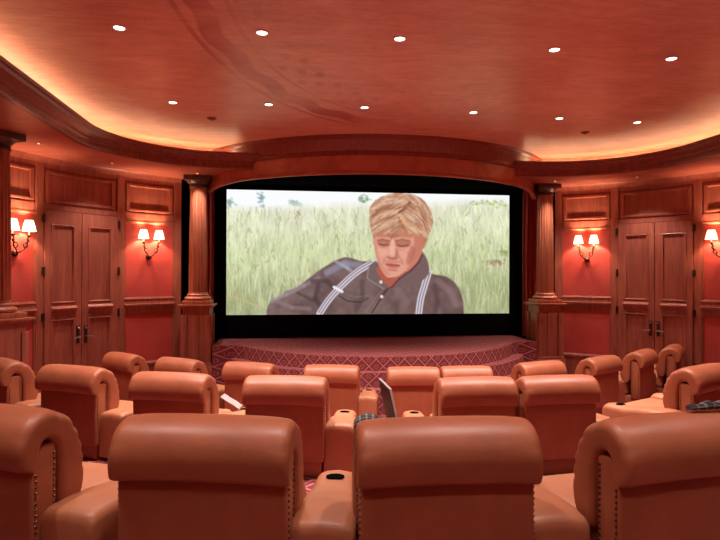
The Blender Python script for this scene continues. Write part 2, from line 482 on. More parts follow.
b = BM()
a_ = math.asin(2.80/(HR-.15))
P_ = [((HR-.15)*math.sin(-a_+2*a_*k/40), HY-(HR-.15)*math.cos(-a_+2*a_*k/40)) for k in range(41)] + [(3.18, 9.65), (3.45, 10.14), (-3.45, 10.14), (-3.18, 9.65)]
lo_ = [b.verts.new((x, y, SOF-.012)) for x, y in P_]; hi_ = [b.verts.new((x, y, SOF-.001)) for x, y in P_]
b.faces.new(lo_[::-1]); b.faces.new(hi_)
for k in range(len(P_)): b.faces.new((lo_[k], lo_[(k+1) % len(P_)], hi_[(k+1) % len(P_)], hi_[k]))
trim(b, 'black')
# ------------------------------------------------------------------ floor: three carpeted levels + stage
def uv_world(o):
    me = o.data; uv = me.uv_layers.new(name='UVMap')
    for p in me.polygons:
        nrm = p.normal
        for li in p.loop_indices:
            co = me.vertices[me.loops[li].vertex_index].co
            if abs(nrm.z) > .5: uv.data[li].uv = (co.x, co.y)
            else:
                t = Vector((-nrm.y, nrm.x, 0)).normalized() if (abs(nrm.x)+abs(nrm.y)) > 0 else Vector((1, 0, 0))
                a = math.atan2(co.x, 10.08-co.y)*2.5
                uv.data[li].uv = (a if abs(nrm.y) > .2 or True else co.y, co.z+.03)
    return o
T = .284
def tier_edge(X0, D0, k, n=40):
    pts = []
    for i in range(n+1):
        X = -8+16*i/n; pts.append(room(X, D0+k*(X-X0)**2))
    return pts
def tier(name, pts, z0, z1, lim=5.3):
    b = BM()
    P = [p for p in pts if abs(p[0]) < lim]
    def at(x):
        for (a, c) in zip(pts, pts[1:]):
            if a[0] <= x <= c[0]: return a[1]+(c[1]-a[1])*(x-a[0])/(c[0]-a[0])
        return pts[-1][1]
    P = [(-lim, at(-lim))]+P+[(lim, at(lim))]
    top = [b.verts.new((x, y, z1)) for x, y in P]; bot = [b.verts.new((x, y, z0)) for x, y in P]
    bt = [b.verts.new((x, -2.7, z1)) for x, y in P]; bb = [b.verts.new((x, -2.7, z0)) for x, y in P]
    for k in range(len(P)-1):
        b.faces.new((top[k], top[k+1], bt[k+1], bt[k])); b.faces.new((bot[k], bot[k+1], top[k+1], top[k]))
        b.faces.new((bb[k], bb[k+1], bot[k+1], bot[k]))
    b.faces.new((top[0], bt[0], bb[0], bot[0])); b.faces.new((top[-1], bot[-1], bb[-1], bt[-1])); b.faces.new(bt+bb[::-1])
    o = obj(name, b, 'carpet', smooth=False); uv_world(o); return struct(o)
b = BM(); box(b, -5.5, 5.5, -2.8, 10.3, -.12, 0)
struct(uv_world(obj('floor', b, 'carpet', smooth=False)))
tier('floor_middle_tier', tier_edge(.4, 5.42, .045), .0, T)
tier('floor_rear_tier', tier_edge(-.1, 3.45, .03), T, 2*T)
# stage with bowed edge and two steps
def stage(name, R, z1, zlo, cheek):
    b = BM()
    a = math.asin(min(.999, 2.33/R))
    P = [(R*math.sin(-a+2*a*k/48), 10.08-R*math.cos(-a+2*a*k/48)) for k in range(49)]
    P = [(-cheek, 9.05)] + [(-(2.34), 9.05)] + [p for p in P if p[1] < 9.05] + [(2.34, 9.05), (cheek, 9.05)]
    P = P + [(cheek, 10.14), (-cheek, 10.14)]
    top = [b.verts.new((x, y, z1)) for x, y in P]; bot = [b.verts.new((x, y, zlo)) for x, y in P]
    b.faces.new(top); b.faces.new(bot[::-1])
    for k in range(len(P)):
        j = (k+1) % len(P); b.faces.new((bot[k], bot[j], top[j], top[k]))
    return struct(uv_world(obj(name, b, 'carpet', smooth=False)))
stage('floor_stage', 2.46, .70, 0, 2.66)
def step(name, R0_, R1_, z1):
    b = BM(); a = math.asin(2.33/R1_) + .06
    ri = []; ro = []
    for k in range(49):
        t = -a+2*a*k/48
        ri.append((R0_*math.sin(t), 10.08-R0_*math.cos(t))); ro.append((R1_*math.sin(t), 10.08-R1_*math.cos(t)))
    loft(b, [[(*i, 0), (*o, 0), (*o, z1), (*i, z1)] for i, o in zip(ri, ro)])
    return struct(uv_world(obj(name, b, 'carpet', smooth=False)))
step('floor_upper_step', 2.462, 2.64, .51)
step('floor_lower_step', 2.642, 2.82, .32)

# ------------------------------------------------------------------ columns
def column(x, y, rz, label):
    t = empty('column', (x, y, 0), rz); tag(t, label, 'column', 'fluted columns on wooden pedestals')
    zs = zz(-.52)
    b = BM(); w = .215
    box(b, -w+.008, w-.008, -w+.008, w-.008, 0, zs-.05)
    for sx in (-1, 1):
        for (c0, c1) in ((.135, w), ):
            box(b, min(sx*c0, sx*c1), max(sx*c0, sx*c1), -w-.02, w+.02, .3, zs-.16, .004)
            box(b, -w-.02, w+.02, min(sx*c0, sx*c1), max(sx*c0, sx*c1), .3, zs-.16, .004)
    for a in (-1, 1):
        box(b, -.05, .05, min(a*w, a*(w+.012)), max(a*w, a*(w+.012)), .3, zs-.16, .004)
    ped = obj('pedestal', b, 'wood', t, angle=30)
    b = BM(); box(b, -.27, .27, -.27, .27, zs-.025, zs, .006); box(b, -.245, .245, -.245, .245, zs-.05, zs-.025, .01)
    obj('pedestal_cap', b, 'woodcol', ped, angle=30)
    b = BM(); box(b, -.255, .255, -.255, .255, 0, .40, .01); box(b, -.24, .24, -.24, .24, .40, .44, .015)
    obj('pedestal_base', b, 'wood', ped, angle=30)
    b = BM(); box(b, -.215, .215, -.215, .215, zs, zs+.06, .006)
    lathe(b, [(.19, zs+.06), (.205, zs+.075), (.208, zs+.095), (.195, zs+.115), (.17, zs+.125), (.165, zs+.14), (.172, zs+.15), (.16, zs+.165), (.147, zs+.17)], 40)
    obj('column_base', b, 'woodcol', t, angle=40)
    b = BM()
    prof = [(.147, zs+.17), (.1445, zs+.20)]
    lathe(b, [(.150, zs+.165), (.146, zs+.195)], 96)
    lathe(b, [(.142, zs+.195), (.145, zs+.22), (.143, zs+.9), (.128, SOF-.19)], 160, flute=(.085, 20))
    obj('shaft', b, 'woodcol', t, angle=60)
    b = BM()
    lathe(b, [(.136, SOF-.19), (.145, SOF-.18), (.136, SOF-.165), (.136, SOF-.13), (.15, SOF-.12), (.185, SOF-.085), (.19, SOF-.075)], 40)
    box(b, -.20, .20, -.20, .20, SOF-.075, SOF-.001, .006)
    obj('capital', b, 'cap', t, angle=40)
    return t
column(-2.92, 9.30, 0, 'fluted wooden column on pedestal at the left side of the screen')
column(2.92, 9.30, 0, 'fluted wooden column on pedestal at the right side of the screen')
cL = room(-3.995, 6.2)
column(cL[0], cL[1], math.radians(-28), 'fluted wooden column on pedestal cut by the left picture edge')
column(-cL[0], cL[1], math.radians(28), 'fluted wooden column on pedestal before the far right wall')

# curtains
def curtain(s, label):
    b = BM(); rings = []
    nz = 14
    for i in range(nz+1):
        z = .705+(3.36-.705)*i/nz
        ring = []
        N = 60
        for k in range(N+1):
            u = k/N
            x = s*(2.74+.34*u); y = 9.80+.045*math.sin(u*2*PI*4.5+.3*math.sin(z*1.1))+.01*math.sin(z*3+u*9)
            ring.append((x, y-.012, z))
        for k in range(N, -1, -1):
            u = k/N
            x = s*(2.74+.34*u); y = 9.80+.045*math.sin(u*2*PI*4.5+.3*math.sin(z*1.1))+.01*math.sin(z*3+u*9)
            ring.append((x, y+.012, z))
        rings.append(ring)
    loft(b, rings)
    return tag(obj('curtain', b, 'curtain', angle=60), label, 'curtain', 'curtains beside the screen')
curtain(-1, 'narrow russet curtain hanging between left column and screen')
curtain(1, 'narrow russet curtain hanging between right column and screen')

# ------------------------------------------------------------------ the screen picture (painted on a fine grid)
SX, SZ0, SZ1, SY = 2.55, 1.108, 3.28, 9.98
GW, GH = 640, 272
us = np.linspace(-SX, SX, GW); vs_ = np.linspace(SZ1, SZ0, GH)
UX, VZ = np.meshgrid(us, vs_)
dx = UX-CAMX; dD = dx*ST+SY*CT; dX = dx*CT-SY*ST
PX = 360+FPX*dX/dD; PY = 272+.0035*(PX-360)+FPX*(EYE-VZ)/dD      # coordinate frame the picture was drawn in
rs = np.random.RandomState(5)
def smooth_noise(w, h):
    g = rs.rand(h+2, w+2); yy = np.linspace(0, h, GH); xx = np.linspace(0, w, GW)
    y0 = yy.astype(int); x0 = xx.astype(int); fy = (yy-y0)[:, None]; fx = (xx-x0)[None]
    a = g[y0][:, x0]; b_ = g[y0][:, x0+1]; c_ = g[y0+1][:, x0]; d_ = g[y0+1][:, x0+1]
    return (a*(1-fx)+b_*fx)*(1-fy)+(c_*(1-fx)+d_*fx)*fy
def mixc(img, mask, col):
    m = mask[..., None]; img[:] = img*(1-m)+np.array(col, float)*m
# sky/grass
H0 = 204 - .026*(PX-226) + 1.0*np.sin(PX*.05)
img = np.zeros((GH, GW, 3)); img[:] = (248, 250, 252)
t = np.clip((PY-H0)/95, 0, 1)
g1 = np.array((234, 232, 212.)); g2 = np.array((205, 214, 168.)); g3 = np.array((168, 174, 130.))
gr = np.where(t[..., None] < .55, g1+(g2-g1)*(t[..., None]/.55), g2+(g3-g2)*((t[..., None]-.55)/.45))
gm = np.clip((PY-H0)/9, 0, 1)[..., None]; img = img*(1-gm)+gr*gm
nz_ = smooth_noise(160, 16)*.5+smooth_noise(320, 50)*.35+smooth_noise(40, 10)*.5
img += ((nz_-.67)*52)[..., None]*gm*np.array((1, .95, .8))
X0p, Y0p = PX[0, 0], PY[0, 0]
def seg_mask(x0, y0, x1, y1, w):
    """soft line in drawing coordinates -> (slice, mask)"""
    xa, xb = min(x0, x1)-w-1, max(x0, x1)+w+1; ya, yb = min(y0, y1)-w-1, max(y0, y1)+w+1
    ca = np.searchsorted(PX[GH//2], xa); cb = np.searchsorted(PX[GH//2], xb)
    ca, cb = max(0, ca-2), min(GW, cb+2)
    if ca >= cb: return None
    col = PY[:, (ca+cb)//2 if cb < GW else ca]
    ra = max(0, np.searchsorted(col, ya)-4); rb = min(GH, np.searchsorted(col, yb)+4)
    if ra >= rb: return None
    sl = (slice(ra, rb), slice(ca, cb)); x, y = PX[sl], PY[sl]
    L = (x1-x0)**2+(y1-y0)**2+1e-9
    tt = np.clip(((x-x0)*(x1-x0)+(y-y0)*(y1-y0))/L, 0, 1)
    d = np.hypot(x-x0-tt*(x1-x0), y-y0-tt*(y1-y0))
    return sl, np.clip((w-d)/.5+.5, 0, 1)
def line(pts, w, col, al=1):
    for (p, q) in zip(pts, pts[1:]):
        r = seg_mask(*p, *q, w)
        if r: sl, m = r; img[sl] = img[sl]*(1-(m*al)[..., None])+np.array(col, float)*(m*al)[..., None]
for i in range(1500):
    x = rs.uniform(226, 512); y = rs.uniform(212, 318)
    h = rs.uniform(5, 20)*(.6+(y-205)/110); sx = rs.normal(0, 3.0)
    if y-h < 207: h = max(2, y-207)
    k = rs.rand()
    c = (235, 236, 205) if k < .4 else ((150, 160, 100) if k < .72 else (205, 218, 150) if k < .93 else (168, 140, 110))
    line([(x, y), (x+sx*.4, y-h*.55), (x+sx, y-h)], .35 if k > .4 else .45, c, .36)
for i in range(90):                                              # seed heads
    x = rs.uniform(228, 508); y = rs.uniform(214, 285)
    line([(x, y), (x+rs.uniform(-3, 3), y-rs.uniform(2, 5))], .7, (172, 142, 118), .5)
def soft_poly(pts, col, blur=1, al=1, smooth=True, base=None):
    P = catmull(pts, 6) if smooth else [np.array(p, float) for p in pts]
    inside = np.zeros((GH, GW), bool); n = len(P)
    for i in range(n):
        x0, y0 = P[i]; x1, y1 = P[(i+1) % n]
        if y0 == y1: continue
        cnd = ((y0 > PY) != (y1 > PY)) & (PX < (x1-x0)*(PY-y0)/(y1-y0)+x0)
        inside ^= cnd
    m = inside.astype(float)
    for _ in range(blur):
        m[1:-1, 1:-1] = (m[1:-1, 1:-1]*2+m[:-2, 1:-1]+m[2:, 1:-1]+m[1:-1, :-2]+m[1:-1, 2:])/6
    if base is not None: m = m*base
    if col is not None: mixc(img, m*al, col)
    return m
A = lambda L: [(260+x/3.43, 185+y/3.43) for x, y in L]
Bc = lambda L: [(350+x/5.4, 185+y/5.4) for x, y in L]
# distant trees
for (cx, cy, rx, ry, c) in ((229, 203, 5, 5, (150, 175, 160)), (260.5, 199, 3.2, 8, (140, 165, 170)), (292, 202, 5, 3, (175, 195, 185)), (362, 199.5, 9, 5, (130, 165, 125)), (298, 204, 4, 2, (190, 205, 190)),
                            (478, 203, 10, 2.2, (175, 200, 150)), (495, 203, 14, 4, (185, 200, 130)), (505, 252, 9, 4, (150, 165, 110)), (495, 262, 10, 3, (160, 130, 105))):
    for k in range(26):
        x = cx+rs.normal(0, .5)*rx; y = cy+rs.normal(0, .45)*ry
        line([(x, y), (x+.8, y+.5)], 1.1, np.array(c)+rs.uniform(-25, 25), .45)
line([(226, 296), (240, 299), (252, 304), (262, 308)], 1.3, (196, 178, 130), .7)
line([(252, 312), (275, 310)], 2, (170, 176, 140), .6)
# shirt
SH = A([(36, 500), (24, 452), (26, 420), (38, 400), (75, 382), (86, 366), (112, 358), (135, 346), (178, 312), (215, 285), (262, 258), (300, 248), (350, 262), (400, 262), (430, 300), (500, 330), (545, 290), (556, 232), (575, 262), (586, 302), (640, 315), (676, 345), (694, 385), (698, 420), (700, 460), (690, 500)])
sm = soft_poly(SH, (116, 92, 90), 2)
n1 = smooth_noise(34, 12); n2 = smooth_noise(70, 30)
img += (sm*((n1-.5)*26+(n2-.5)*16))[..., None]
def fold(pts, w, col, al=.5):
    for k in range(3): line(A(pts), w*(1-.28*k), col, al*.5)
fold([(40, 400), (90, 375), (150, 345), (200, 320)], 2.6, (160, 142, 150), .6)
fold([(230, 300), (290, 270), (345, 275)], 4, (150, 145, 165), .7)
fold([(260, 262), (300, 285), (320, 300)], 2.0, (175, 172, 190), .6)
fold([(60, 400), (110, 420), (170, 425)], 2.5, (150, 125, 130), .5)
fold([(180, 330), (230, 330), (250, 350)], 3, (85, 66, 68), .7)
fold([(200, 345), (190, 390), (210, 420)], 3, (82, 62, 64), .7)
fold([(130, 370), (180, 395), (200, 400)], 1.6, (84, 64, 66), .6)
fold([(350, 330), (352, 380), (330, 430)], 3, (92, 72, 72), .6)
fold([(480, 360), (500, 400), (490, 430)], 4, (132, 104, 104), .6)
fold([(610, 330), (650, 360), (672, 410)], 4, (138, 112, 112), .6)
fold([(600, 345), (610, 400), (600, 435)], 3, (92, 70, 72), .6)
line(A([(470, 322), (430, 365), (385, 438)]), .7, (70, 50, 52), .9)
line(A([(455, 322), (410, 370), (360, 438)]), .6, (140, 116, 116), .7)
line(A([(272, 380), (300, 398), (345, 402), (372, 388)]), .6, (72, 54, 56), .9)
line(A([(290, 372), (330, 385), (372, 378)]), .5, (140, 120, 125), .6)
# straps
def strap(pts, w, stripes):
    P = [np.array(p) for p in catmull(A(pts), 8, closed=False)]
    line(P, w-.4, (214, 204, 212), 1)
    for s_, ww, c in stripes:
        Q = []
        for i, p in enumerate(P):
            d = P[min(i+1, len(P)-1)]-P[max(i-1, 0)]; d = d/np.hypot(*d); Q.append(p+np.array((-d[1], d[0]))*s_)
        line(Q, ww, c, .95)
strap([(385, 266), (330, 300), (275, 350), (235, 395), (205, 440)], 3.7, ((-1.3, .42, (112, 96, 112)), (1.3, .42, (112, 96, 112)), (3.3, .3, (120, 100, 110))))
strap([(578, 300), (566, 340), (552, 390), (545, 440)], 3.7, ((-1.3, .42, (112, 96, 112)), (1.3, .42, (112, 96, 112))))
line(A([(254, 350), (282, 366)]), 1.4, (235, 230, 235), 1)
# neck, collar
soft_poly(A([(400, 285), (400, 330), (440, 352), (480, 330), (520, 300), (552, 262), (552, 225), (470, 260)]), (176, 92, 76), 2)
soft_poly(A([(395, 262), (372, 285), (368, 320), (398, 340), (425, 356), (440, 350), (412, 318), (398, 290)]), (118, 96, 96), 1)
soft_poly(A([(556, 238), (574, 262), (580, 300), (560, 325), (520, 350), (490, 336), (470, 345), (450, 352), (478, 322), (520, 292), (545, 262)]), (120, 94, 94), 1)
line(A([(372, 285), (368, 320), (398, 340), (425, 356)]), .5, (160, 142, 146), .8)
line(A([(556, 240), (545, 265), (520, 292), (478, 322), (450, 352)]), .7, (78, 50, 48), .8)
for (x, y) in ((415, 333), (418, 383)):
    soft_poly([(260+x/3.43+1.7*math.cos(a), 185+y/3.43+1.7*math.sin(a)) for a in np.linspace(0, 2*PI, 9)[:-1]], (228, 215, 212), 1)
# face
FACE = Bc([(128, 240), (126, 290), (131, 345), (140, 385), (152, 425), (175, 470), (197, 496), (228, 505), (262, 499), (296, 474), (336, 440), (366, 405), (385, 370), (396, 330), (412, 290), (412, 240), (300, 190), (180, 200)])
fm = soft_poly(FACE, (222, 158, 136), 2)
soft_poly(Bc([(388, 300), (400, 262), (418, 262), (420, 290), (408, 325), (392, 345)]), (206, 134, 112), 1)
def fs(L, col, bl=5, al=.6): soft_poly(Bc(L), col, bl, al, base=fm)
fs([(350, 250), (412, 250), (400, 330), (370, 400), (320, 450), (300, 470), (330, 400), (345, 330)], (190, 112, 92), 8, .75)
fs([(128, 240), (300, 230), (345, 260), (330, 285), (250, 280), (140, 280)], (186, 112, 88), 6, .7)
fs([(126, 290), (140, 300), (150, 370), (170, 440), (150, 420), (130, 345)], (204, 132, 112), 4, .6)
fs([(150, 295), (215, 300), (216, 325), (195, 335), (155, 328)], (178, 108, 92), 5, .75)
fs([(245, 300), (322, 302), (322, 330), (290, 340), (250, 332)], (176, 106, 88), 5, .75)
fs([(222, 290), (240, 290), (243, 350), (248, 378), (222, 380), (212, 362)], (240, 184, 162), 4, .7)
fs([(270, 345), (320, 345), (320, 390), (285, 400)], (232, 166, 144), 7, .6)
fs([(150, 345), (195, 345), (200, 375), (165, 385)], (236, 172, 152), 6, .6)
fs([(248, 340), (262, 375), (256, 398), (242, 392)], (186, 112, 94), 3, .8)
fs([(200, 384), (225, 392), (255, 392), (245, 402), (210, 400)], (160, 88, 74), 3, .8)
fs([(190, 405), (270, 412), (282, 430), (272, 422), (195, 418)], (196, 120, 100), 4, .6)
fs([(192, 424), (225, 424), (268, 432), (258, 446), (220, 446), (200, 436)], (200, 98, 92), 2, .9)
fs([(205, 450), (255, 455), (250, 466), (212, 462)], (186, 112, 96), 4, .7)
fs([(190, 470), (250, 470), (262, 490), (225, 500), (195, 490)], (226, 162, 140), 5, .6)
def fl(L, w, col, al): line(Bc(L), w, col, al)
fl([(194, 428), (222, 432), (268, 436)], .45, (128, 56, 54), .8)
fl([(156, 318), (178, 325), (206, 322)], .6, (112, 62, 52), .85)
fl([(256, 324), (285, 331), (314, 324)], .6, (112, 62, 52), .85)
fl([(150, 300), (175, 294), (212, 303)], .8, (150, 92, 66), .75)
fl([(246, 302), (280, 294), (322, 302)], .8, (150, 92, 66), .75)
fl([(222, 285), (218, 300)], .4, (165, 96, 80), .8); fl([(238, 283), (240, 300)], .4, (165, 96, 80), .8)
fl([(262, 385), (280, 408), (288, 430)], .5, (180, 104, 86), .7)
fl([(196, 385), (182, 405), (180, 425)], .5, (186, 110, 94), .6)
fl([(305, 360), (325, 385), (330, 415)], .4, (190, 116, 96), .6)
fl([(402, 275), (410, 290), (402, 315)], .5, (168, 96, 78), .7)
# cheeks, brow and chin modelling
fs([(150, 395), (180, 440), (215, 480), (195, 488), (165, 450)], (200, 126, 108), 5, .5)
fs([(330, 330), (352, 345), (338, 400), (310, 430), (305, 400)], (176, 98, 82), 6, .6)
fs([(205, 250), (262, 262), (258, 284), (210, 284)], (170, 98, 78), 5, .5)
fl([(228, 270), (226, 292)], .5, (150, 84, 68), .6); fl([(252, 345), (268, 352), (300, 350)], .4, (190, 118, 100), .6)
fl([(166, 338), (190, 342)], .4, (190, 118, 100), .6); fl([(215, 505), (262, 498), (300, 470)], .8, (140, 72, 60), .6)
# hair
HAIR = Bc([(104, 158), (106, 124), (122, 98), (140, 84), (165, 64), (190, 58), (214, 46), (262, 41), (300, 46), (330, 48), (366, 62), (398, 84), (418, 112), (434, 132), (442, 168), (448, 190), (443, 222), (436, 250), (420, 276), (410, 296), (402, 322), (392, 290), (380, 264), (366, 276), (340, 262), (322, 268), (300, 246), (280, 262), (262, 270), (236, 258), (222, 268), (205, 256), (186, 268), (168, 256), (150, 268), (138, 252), (132, 292), (118, 264), (106, 210)])
hm = soft_poly(HAIR, (190, 136, 108), 1)
hm_s = hm.copy()
def strand(L, w, c, al=.6):
    P = catmull(Bc(L), 6, closed=False)
    for (p, q) in zip(P, P[1:]):
        r = seg_mask(*p, *q, w)
        if r:
            sl, m = r; m = m*al*hm[sl]; img[sl] = img[sl]*(1-m[..., None])+np.array(c, float)*m[..., None]
def blur_in(mask, n):
    for _ in range(n):
        bb = img.copy(); bb[1:-1, 1:-1] = (img[1:-1, 1:-1]*2+img[:-2, 1:-1]+img[2:, 1:-1]+img[1:-1, :-2]+img[1:-1, 2:])/6
        img[:] = img*(1-mask[..., None])+bb*mask[..., None]
# broad waves of light and shade first
for (L, c, w, al) in (([(118, 130), (165, 98), (230, 84), (300, 92)], (222, 184, 158), 2.4, .7), ([(112, 175), (150, 140), (215, 122), (285, 128)], (160, 108, 84), 1.8, .7), ([(116, 205), (150, 172), (205, 150), (262, 150)], (216, 174, 144), 2.0, .7),
                      ([(125, 240), (155, 205), (195, 180), (240, 170)], (164, 110, 84), 1.6, .6), ([(150, 255), (180, 222), (215, 196), (250, 186)], (206, 156, 122), 1.8, .6), ([(210, 60), (270, 54), (330, 66), (380, 90)], (206, 160, 136), 2.4, .7),
                      ([(262, 150), (296, 122), (330, 88)], (134, 84, 62), 1.3, .8), ([(300, 112), (345, 136), (385, 180), (405, 225)], (164, 108, 80), 2.0, .7), ([(335, 84), (380, 106), (415, 150), (434, 205)], (216, 168, 138), 2.2, .7),
                      ([(272, 168), (300, 205), (340, 236), (385, 250)], (222, 172, 130), 2.2, .8), ([(262, 180), (280, 220), (310, 246)], (158, 102, 74), 1.4, .7), ([(330, 180), (370, 220), (410, 240)], (160, 104, 76), 1.4, .7),
                      ([(240, 175), (228, 215), (222, 258)], (150, 96, 70), 1.4, .7), ([(395, 245), (412, 268), (404, 300)], (158, 104, 76), 1.4, .7), ([(112, 200), (122, 240), (130, 280)], (170, 118, 92), 1.2, .7)):
    strand(L, w, c, al)
blur_in(hm, 4)
CS = [(226, 190, 162), (156, 104, 80), (200, 150, 120), (238, 206, 180), (172, 120, 94)]
def field(x, y, side):
    """combing direction of the hair at a point"""
    if side < 0: return math.atan2(35+.30*(y-80), -100-.1*(300-x))
    return math.atan2(60+.5*max(0, x-300), 90-.35*max(0, x-330))
for i in range(420):
    x = rs.uniform(104, 446); y = rs.uniform(42, 270); side = -1 if x < 300-(y-90)*.15 else 1
    L = []
    for k in range(5):
        L.append((x, y)); a = field(x, y, side)+rs.normal(0, .12); x += 13*math.cos(a); y += 13*math.sin(a)
    strand(L, rs.uniform(.22, .42), CS[rs.randint(5)], .42)
blur_in(hm, 1)
blur_in(fm, 2)
blur_in(np.ones_like(hm), 1)
img += rs.normal(0, 2.2, img.shape)
img = np.clip(img, 0, 255)/255.
lin = np.where(img <= .04045, img/12.92, ((img+.055)/1.055)**2.4)
scr = empty('projection_screen', (0, 10.06, 0)); tag(scr, 'wide cinema screen showing a man in striped braces lying in tall grass', 'screen')
me = bpy.data.meshes.new('picture')
co = np.zeros((GH*GW, 3), np.float32); co[:, 0] = UX.ravel(); co[:, 1] = SY-10.06; co[:, 2] = VZ.ravel()
idx = np.arange(GH*GW).reshape(GH, GW)
q = np.stack([idx[:-1, :-1], idx[1:, :-1], idx[1:, 1:], idx[:-1, 1:]], -1).reshape(-1, 4)
me.vertices.add(GH*GW); me.vertices.foreach_set('co', co.ravel())
me.loops.add(q.size); me.loops.foreach_set('vertex_index', q.ravel().astype(np.int32))
me.polygons.add(len(q)); me.polygons.foreach_set('loop_start', (np.arange(len(q))*4).astype(np.int32))
me.update(calc_edges=True)
ca = me.color_attributes.new('picture_colour', 'FLOAT_COLOR', 'POINT')
rgba = np.ones((GH*GW, 4), np.float32); rgba[:, :3] = lin.reshape(-1, 3); ca.data.foreach_set('color', rgba.ravel())
mp = bpy.data.materials.new('projected_picture'); mp.use_nodes = True; nt = mp.node_tree; nt.nodes.clear()
o_ = nt.nodes.new('ShaderNodeOutputMaterial'); e_ = nt.nodes.new('ShaderNodeEmission'); at = nt.nodes.new('ShaderNodeVertexColor'); at.layer_name = 'picture_colour'
nt.links.new(at.outputs[0], e_.inputs[0]); e_.inputs[1].default_value = .88; nt.links.new(e_.outputs[0], o_.inputs[0])
me.materials.append(mp)
po = bpy.data.objects.new('picture', me); COL.objects.link(po); po.parent = scr
b = BM(); box(b, -SX-.02, SX+.02, -.07, .05, SZ0-.02, SZ1+.02)
obj('screen_panel', b, 'black', scr)
b = BM()
for (x0, x1, z0, z1) in ((-2.80, -SX, .72, 3.36), (SX, 2.80, .72, 3.36), (-SX, SX, .72, SZ0), (-SX, SX, SZ1, 3.36)):
    box(b, x0, x1, -.10, -.02, z0, z1, .004)
obj('masking_frame', b, 'black', scr)

# ------------------------------------------------------------------ armchairs
W = .645
def make_back():
    """rolled cushion: a thick band that hooks over the back panel and runs down its front"""
    key = [(-.020, .562, .070), (-.024, .60, .092), (-.020, .645, .104), (.002, .688, .110), (.050, .712, .110), (.105, .700, .114), (.150, .655, .120), (.176, .59, .128), (.186, .51, .134), (.186, .43, .130), (.180, .36, .108), (.176, .325, .072)]
    K = catmull(key, 7, closed=False); n = len(K)
    S = [0]
    for i in range(1, n): S.append(S[-1]+math.hypot(K[i][0]-K[i-1][0], K[i][1]-K[i-1][1]))
    L = S[-1]
    bm = BM(); rings = []
    us_ = [-1, -.994, -.982, -.965, -.94, -.91, -.88, -.85, -.81, -.76, -.70, -.6, -.4, -.2, 0]
    us_ = us_ + [-u for u in us_[-2::-1]]
    r = .034
    for u in us_:
        e = W/2*(1-abs(u)); ins = 0 if e >= r else r-math.sqrt(max(0, r*r-(r-e)**2))
        fall = max(0, (abs(u)-.74)/.26)
        A_, B_ = [], []
        for i in range(n):
            y, z, t = K[i]
            d = np.array(K[min(i+1, n-1)][:2])-np.array(K[max(i-1, 0)][:2]); d = d/np.hypot(*d)
            nn = np.array((-d[1], d[0]))            # outer side of the hook
            f = S[i]/L
            endr = min(1, math.sqrt(max(0, 1-(1-min(1, S[i]/.02))**2)))*min(1, math.sqrt(max(0, 1-(1-min(1, (L-S[i])/.03))**2)))
            h = (t/2-ins*.92)*max(.12, endr)
            pl = abs(math.sin(S[i]*44+1.5*math.sin(S[i]*17)))**.6
            deep = .015*fall*(1-pl)*min(1, max(0, (f-.12)/.12))
            bulge = .014*(1-u*u) if f > .6 else 0
            p = np.array((y, z))
            sag = -.010*abs(u)**3 if z > .5 else 0
            o_ = p+nn*(h-deep+bulge); i_ = p-nn*h
            A_.append((u*W/2, o_[0], o_[1]+sag)); B_.append((u*W/2, i_[0], i_[1]+sag))
        rings.append(A_+B_[::-1])
    R = [[bm.verts.new(p) for p in q] for q in rings]; m = 2*n
    for a, c in zip(R, R[1:]):
        for k in range(m): bm.faces.new((a[k], a[(k+1) % m], c[(k+1) % m], c[k]))
    for q, fl_ in ((R[0], 1), (R[-1], -1)):
        for k in range(n-1):
            f4 = (q[k], q[k+1], q[m-2-k], q[m-1-k]); bm.faces.new(f4[::fl_])
    return obj('back_cushion', bm, 'leather', angle=50)
def rounded_box(x0, x1, y0, y1, z0, z1, r, seg=4):
    bm = BM(); box(bm, x0, x1, y0, y1, z0, z1, r, seg); return bm
def make_arm(sx):
    cx = sx*.418
    key = [(.030, .106, .355, .050), (.034, .116, .380, .045), (.045, .121, .395, .042), (.07, .1225, .402, .042), (.15, .1225, .404, .042), (.28, .120, .396, .045), (.40, .113, .380, .05), (.50, .106, .366, .055), (.60, .103, .360, .05), (.67, .101, .358, .045), (.705, .094, .352, .045), (.728, .078, .335, .05), (.735, .060, .31, .045)]
    bm = BM(); rings = []
    for (y, hw, zt, r) in key:
        zb_ = .03
        prof = [(-hw, zb_), (-hw, .15), (-hw, .24)]
        for k in range(7):
            a = PI-k*PI/12; prof.append((-hw+r+r*math.cos(a), zt-r+r*math.sin(a)))
        prof.append((0, zt+.006))
        for k in range(7):
            a = PI/2-k*PI/12; prof.append((hw-r+r*math.cos(a), zt-r+r*math.sin(a)))
        prof += [(hw, .24), (hw, .15), (hw, zb_)]
        q_ = min(1, max(0, (y-.15)/.45)); rings.append([(cx-sx*.02*q_+x*(1-.05*q_), y, z) for x, z in prof])
    loft(bm, rings)
    a = obj('armrest', bm, 'leather_lit', angle=50)
    bm = BM()
    lathe(bm, [(.042, -.002), (.042, .002), (.039, .003), (.036, .001), (.036, -.003)], 28, cap=False)
    bmesh.ops.create_circle(bm, cap_ends=True, segments=28, radius=.037, matrix=Matrix.Translation((0, 0, .0012)))
    bmesh.ops.transform(bm, matrix=Matrix.Translation((cx-sx*.02, .590, .3675)) @ Matrix.Rotation(math.radians(-4), 4, 'X'), verts=bm.verts[:])
    c = obj('cup_holder', bm, 'black', a)
    return a
def nail_strip(bm, x, pts, step=.021):
    P = [Vector((x, *p)) for p in pts]; L = 0; nxt = 0
    for a, c in zip(P, P[1:]):
        d = (c-a).length; t_ = nxt
        while t_ < d:
            q = a+(c-a)*(t_/d)
            bmesh.ops.create_icosphere(bm, subdivisions=1, radius=.0062, matrix=Matrix.Translation(q))
            t_ += step
        nxt = t_-d
back = make_back()
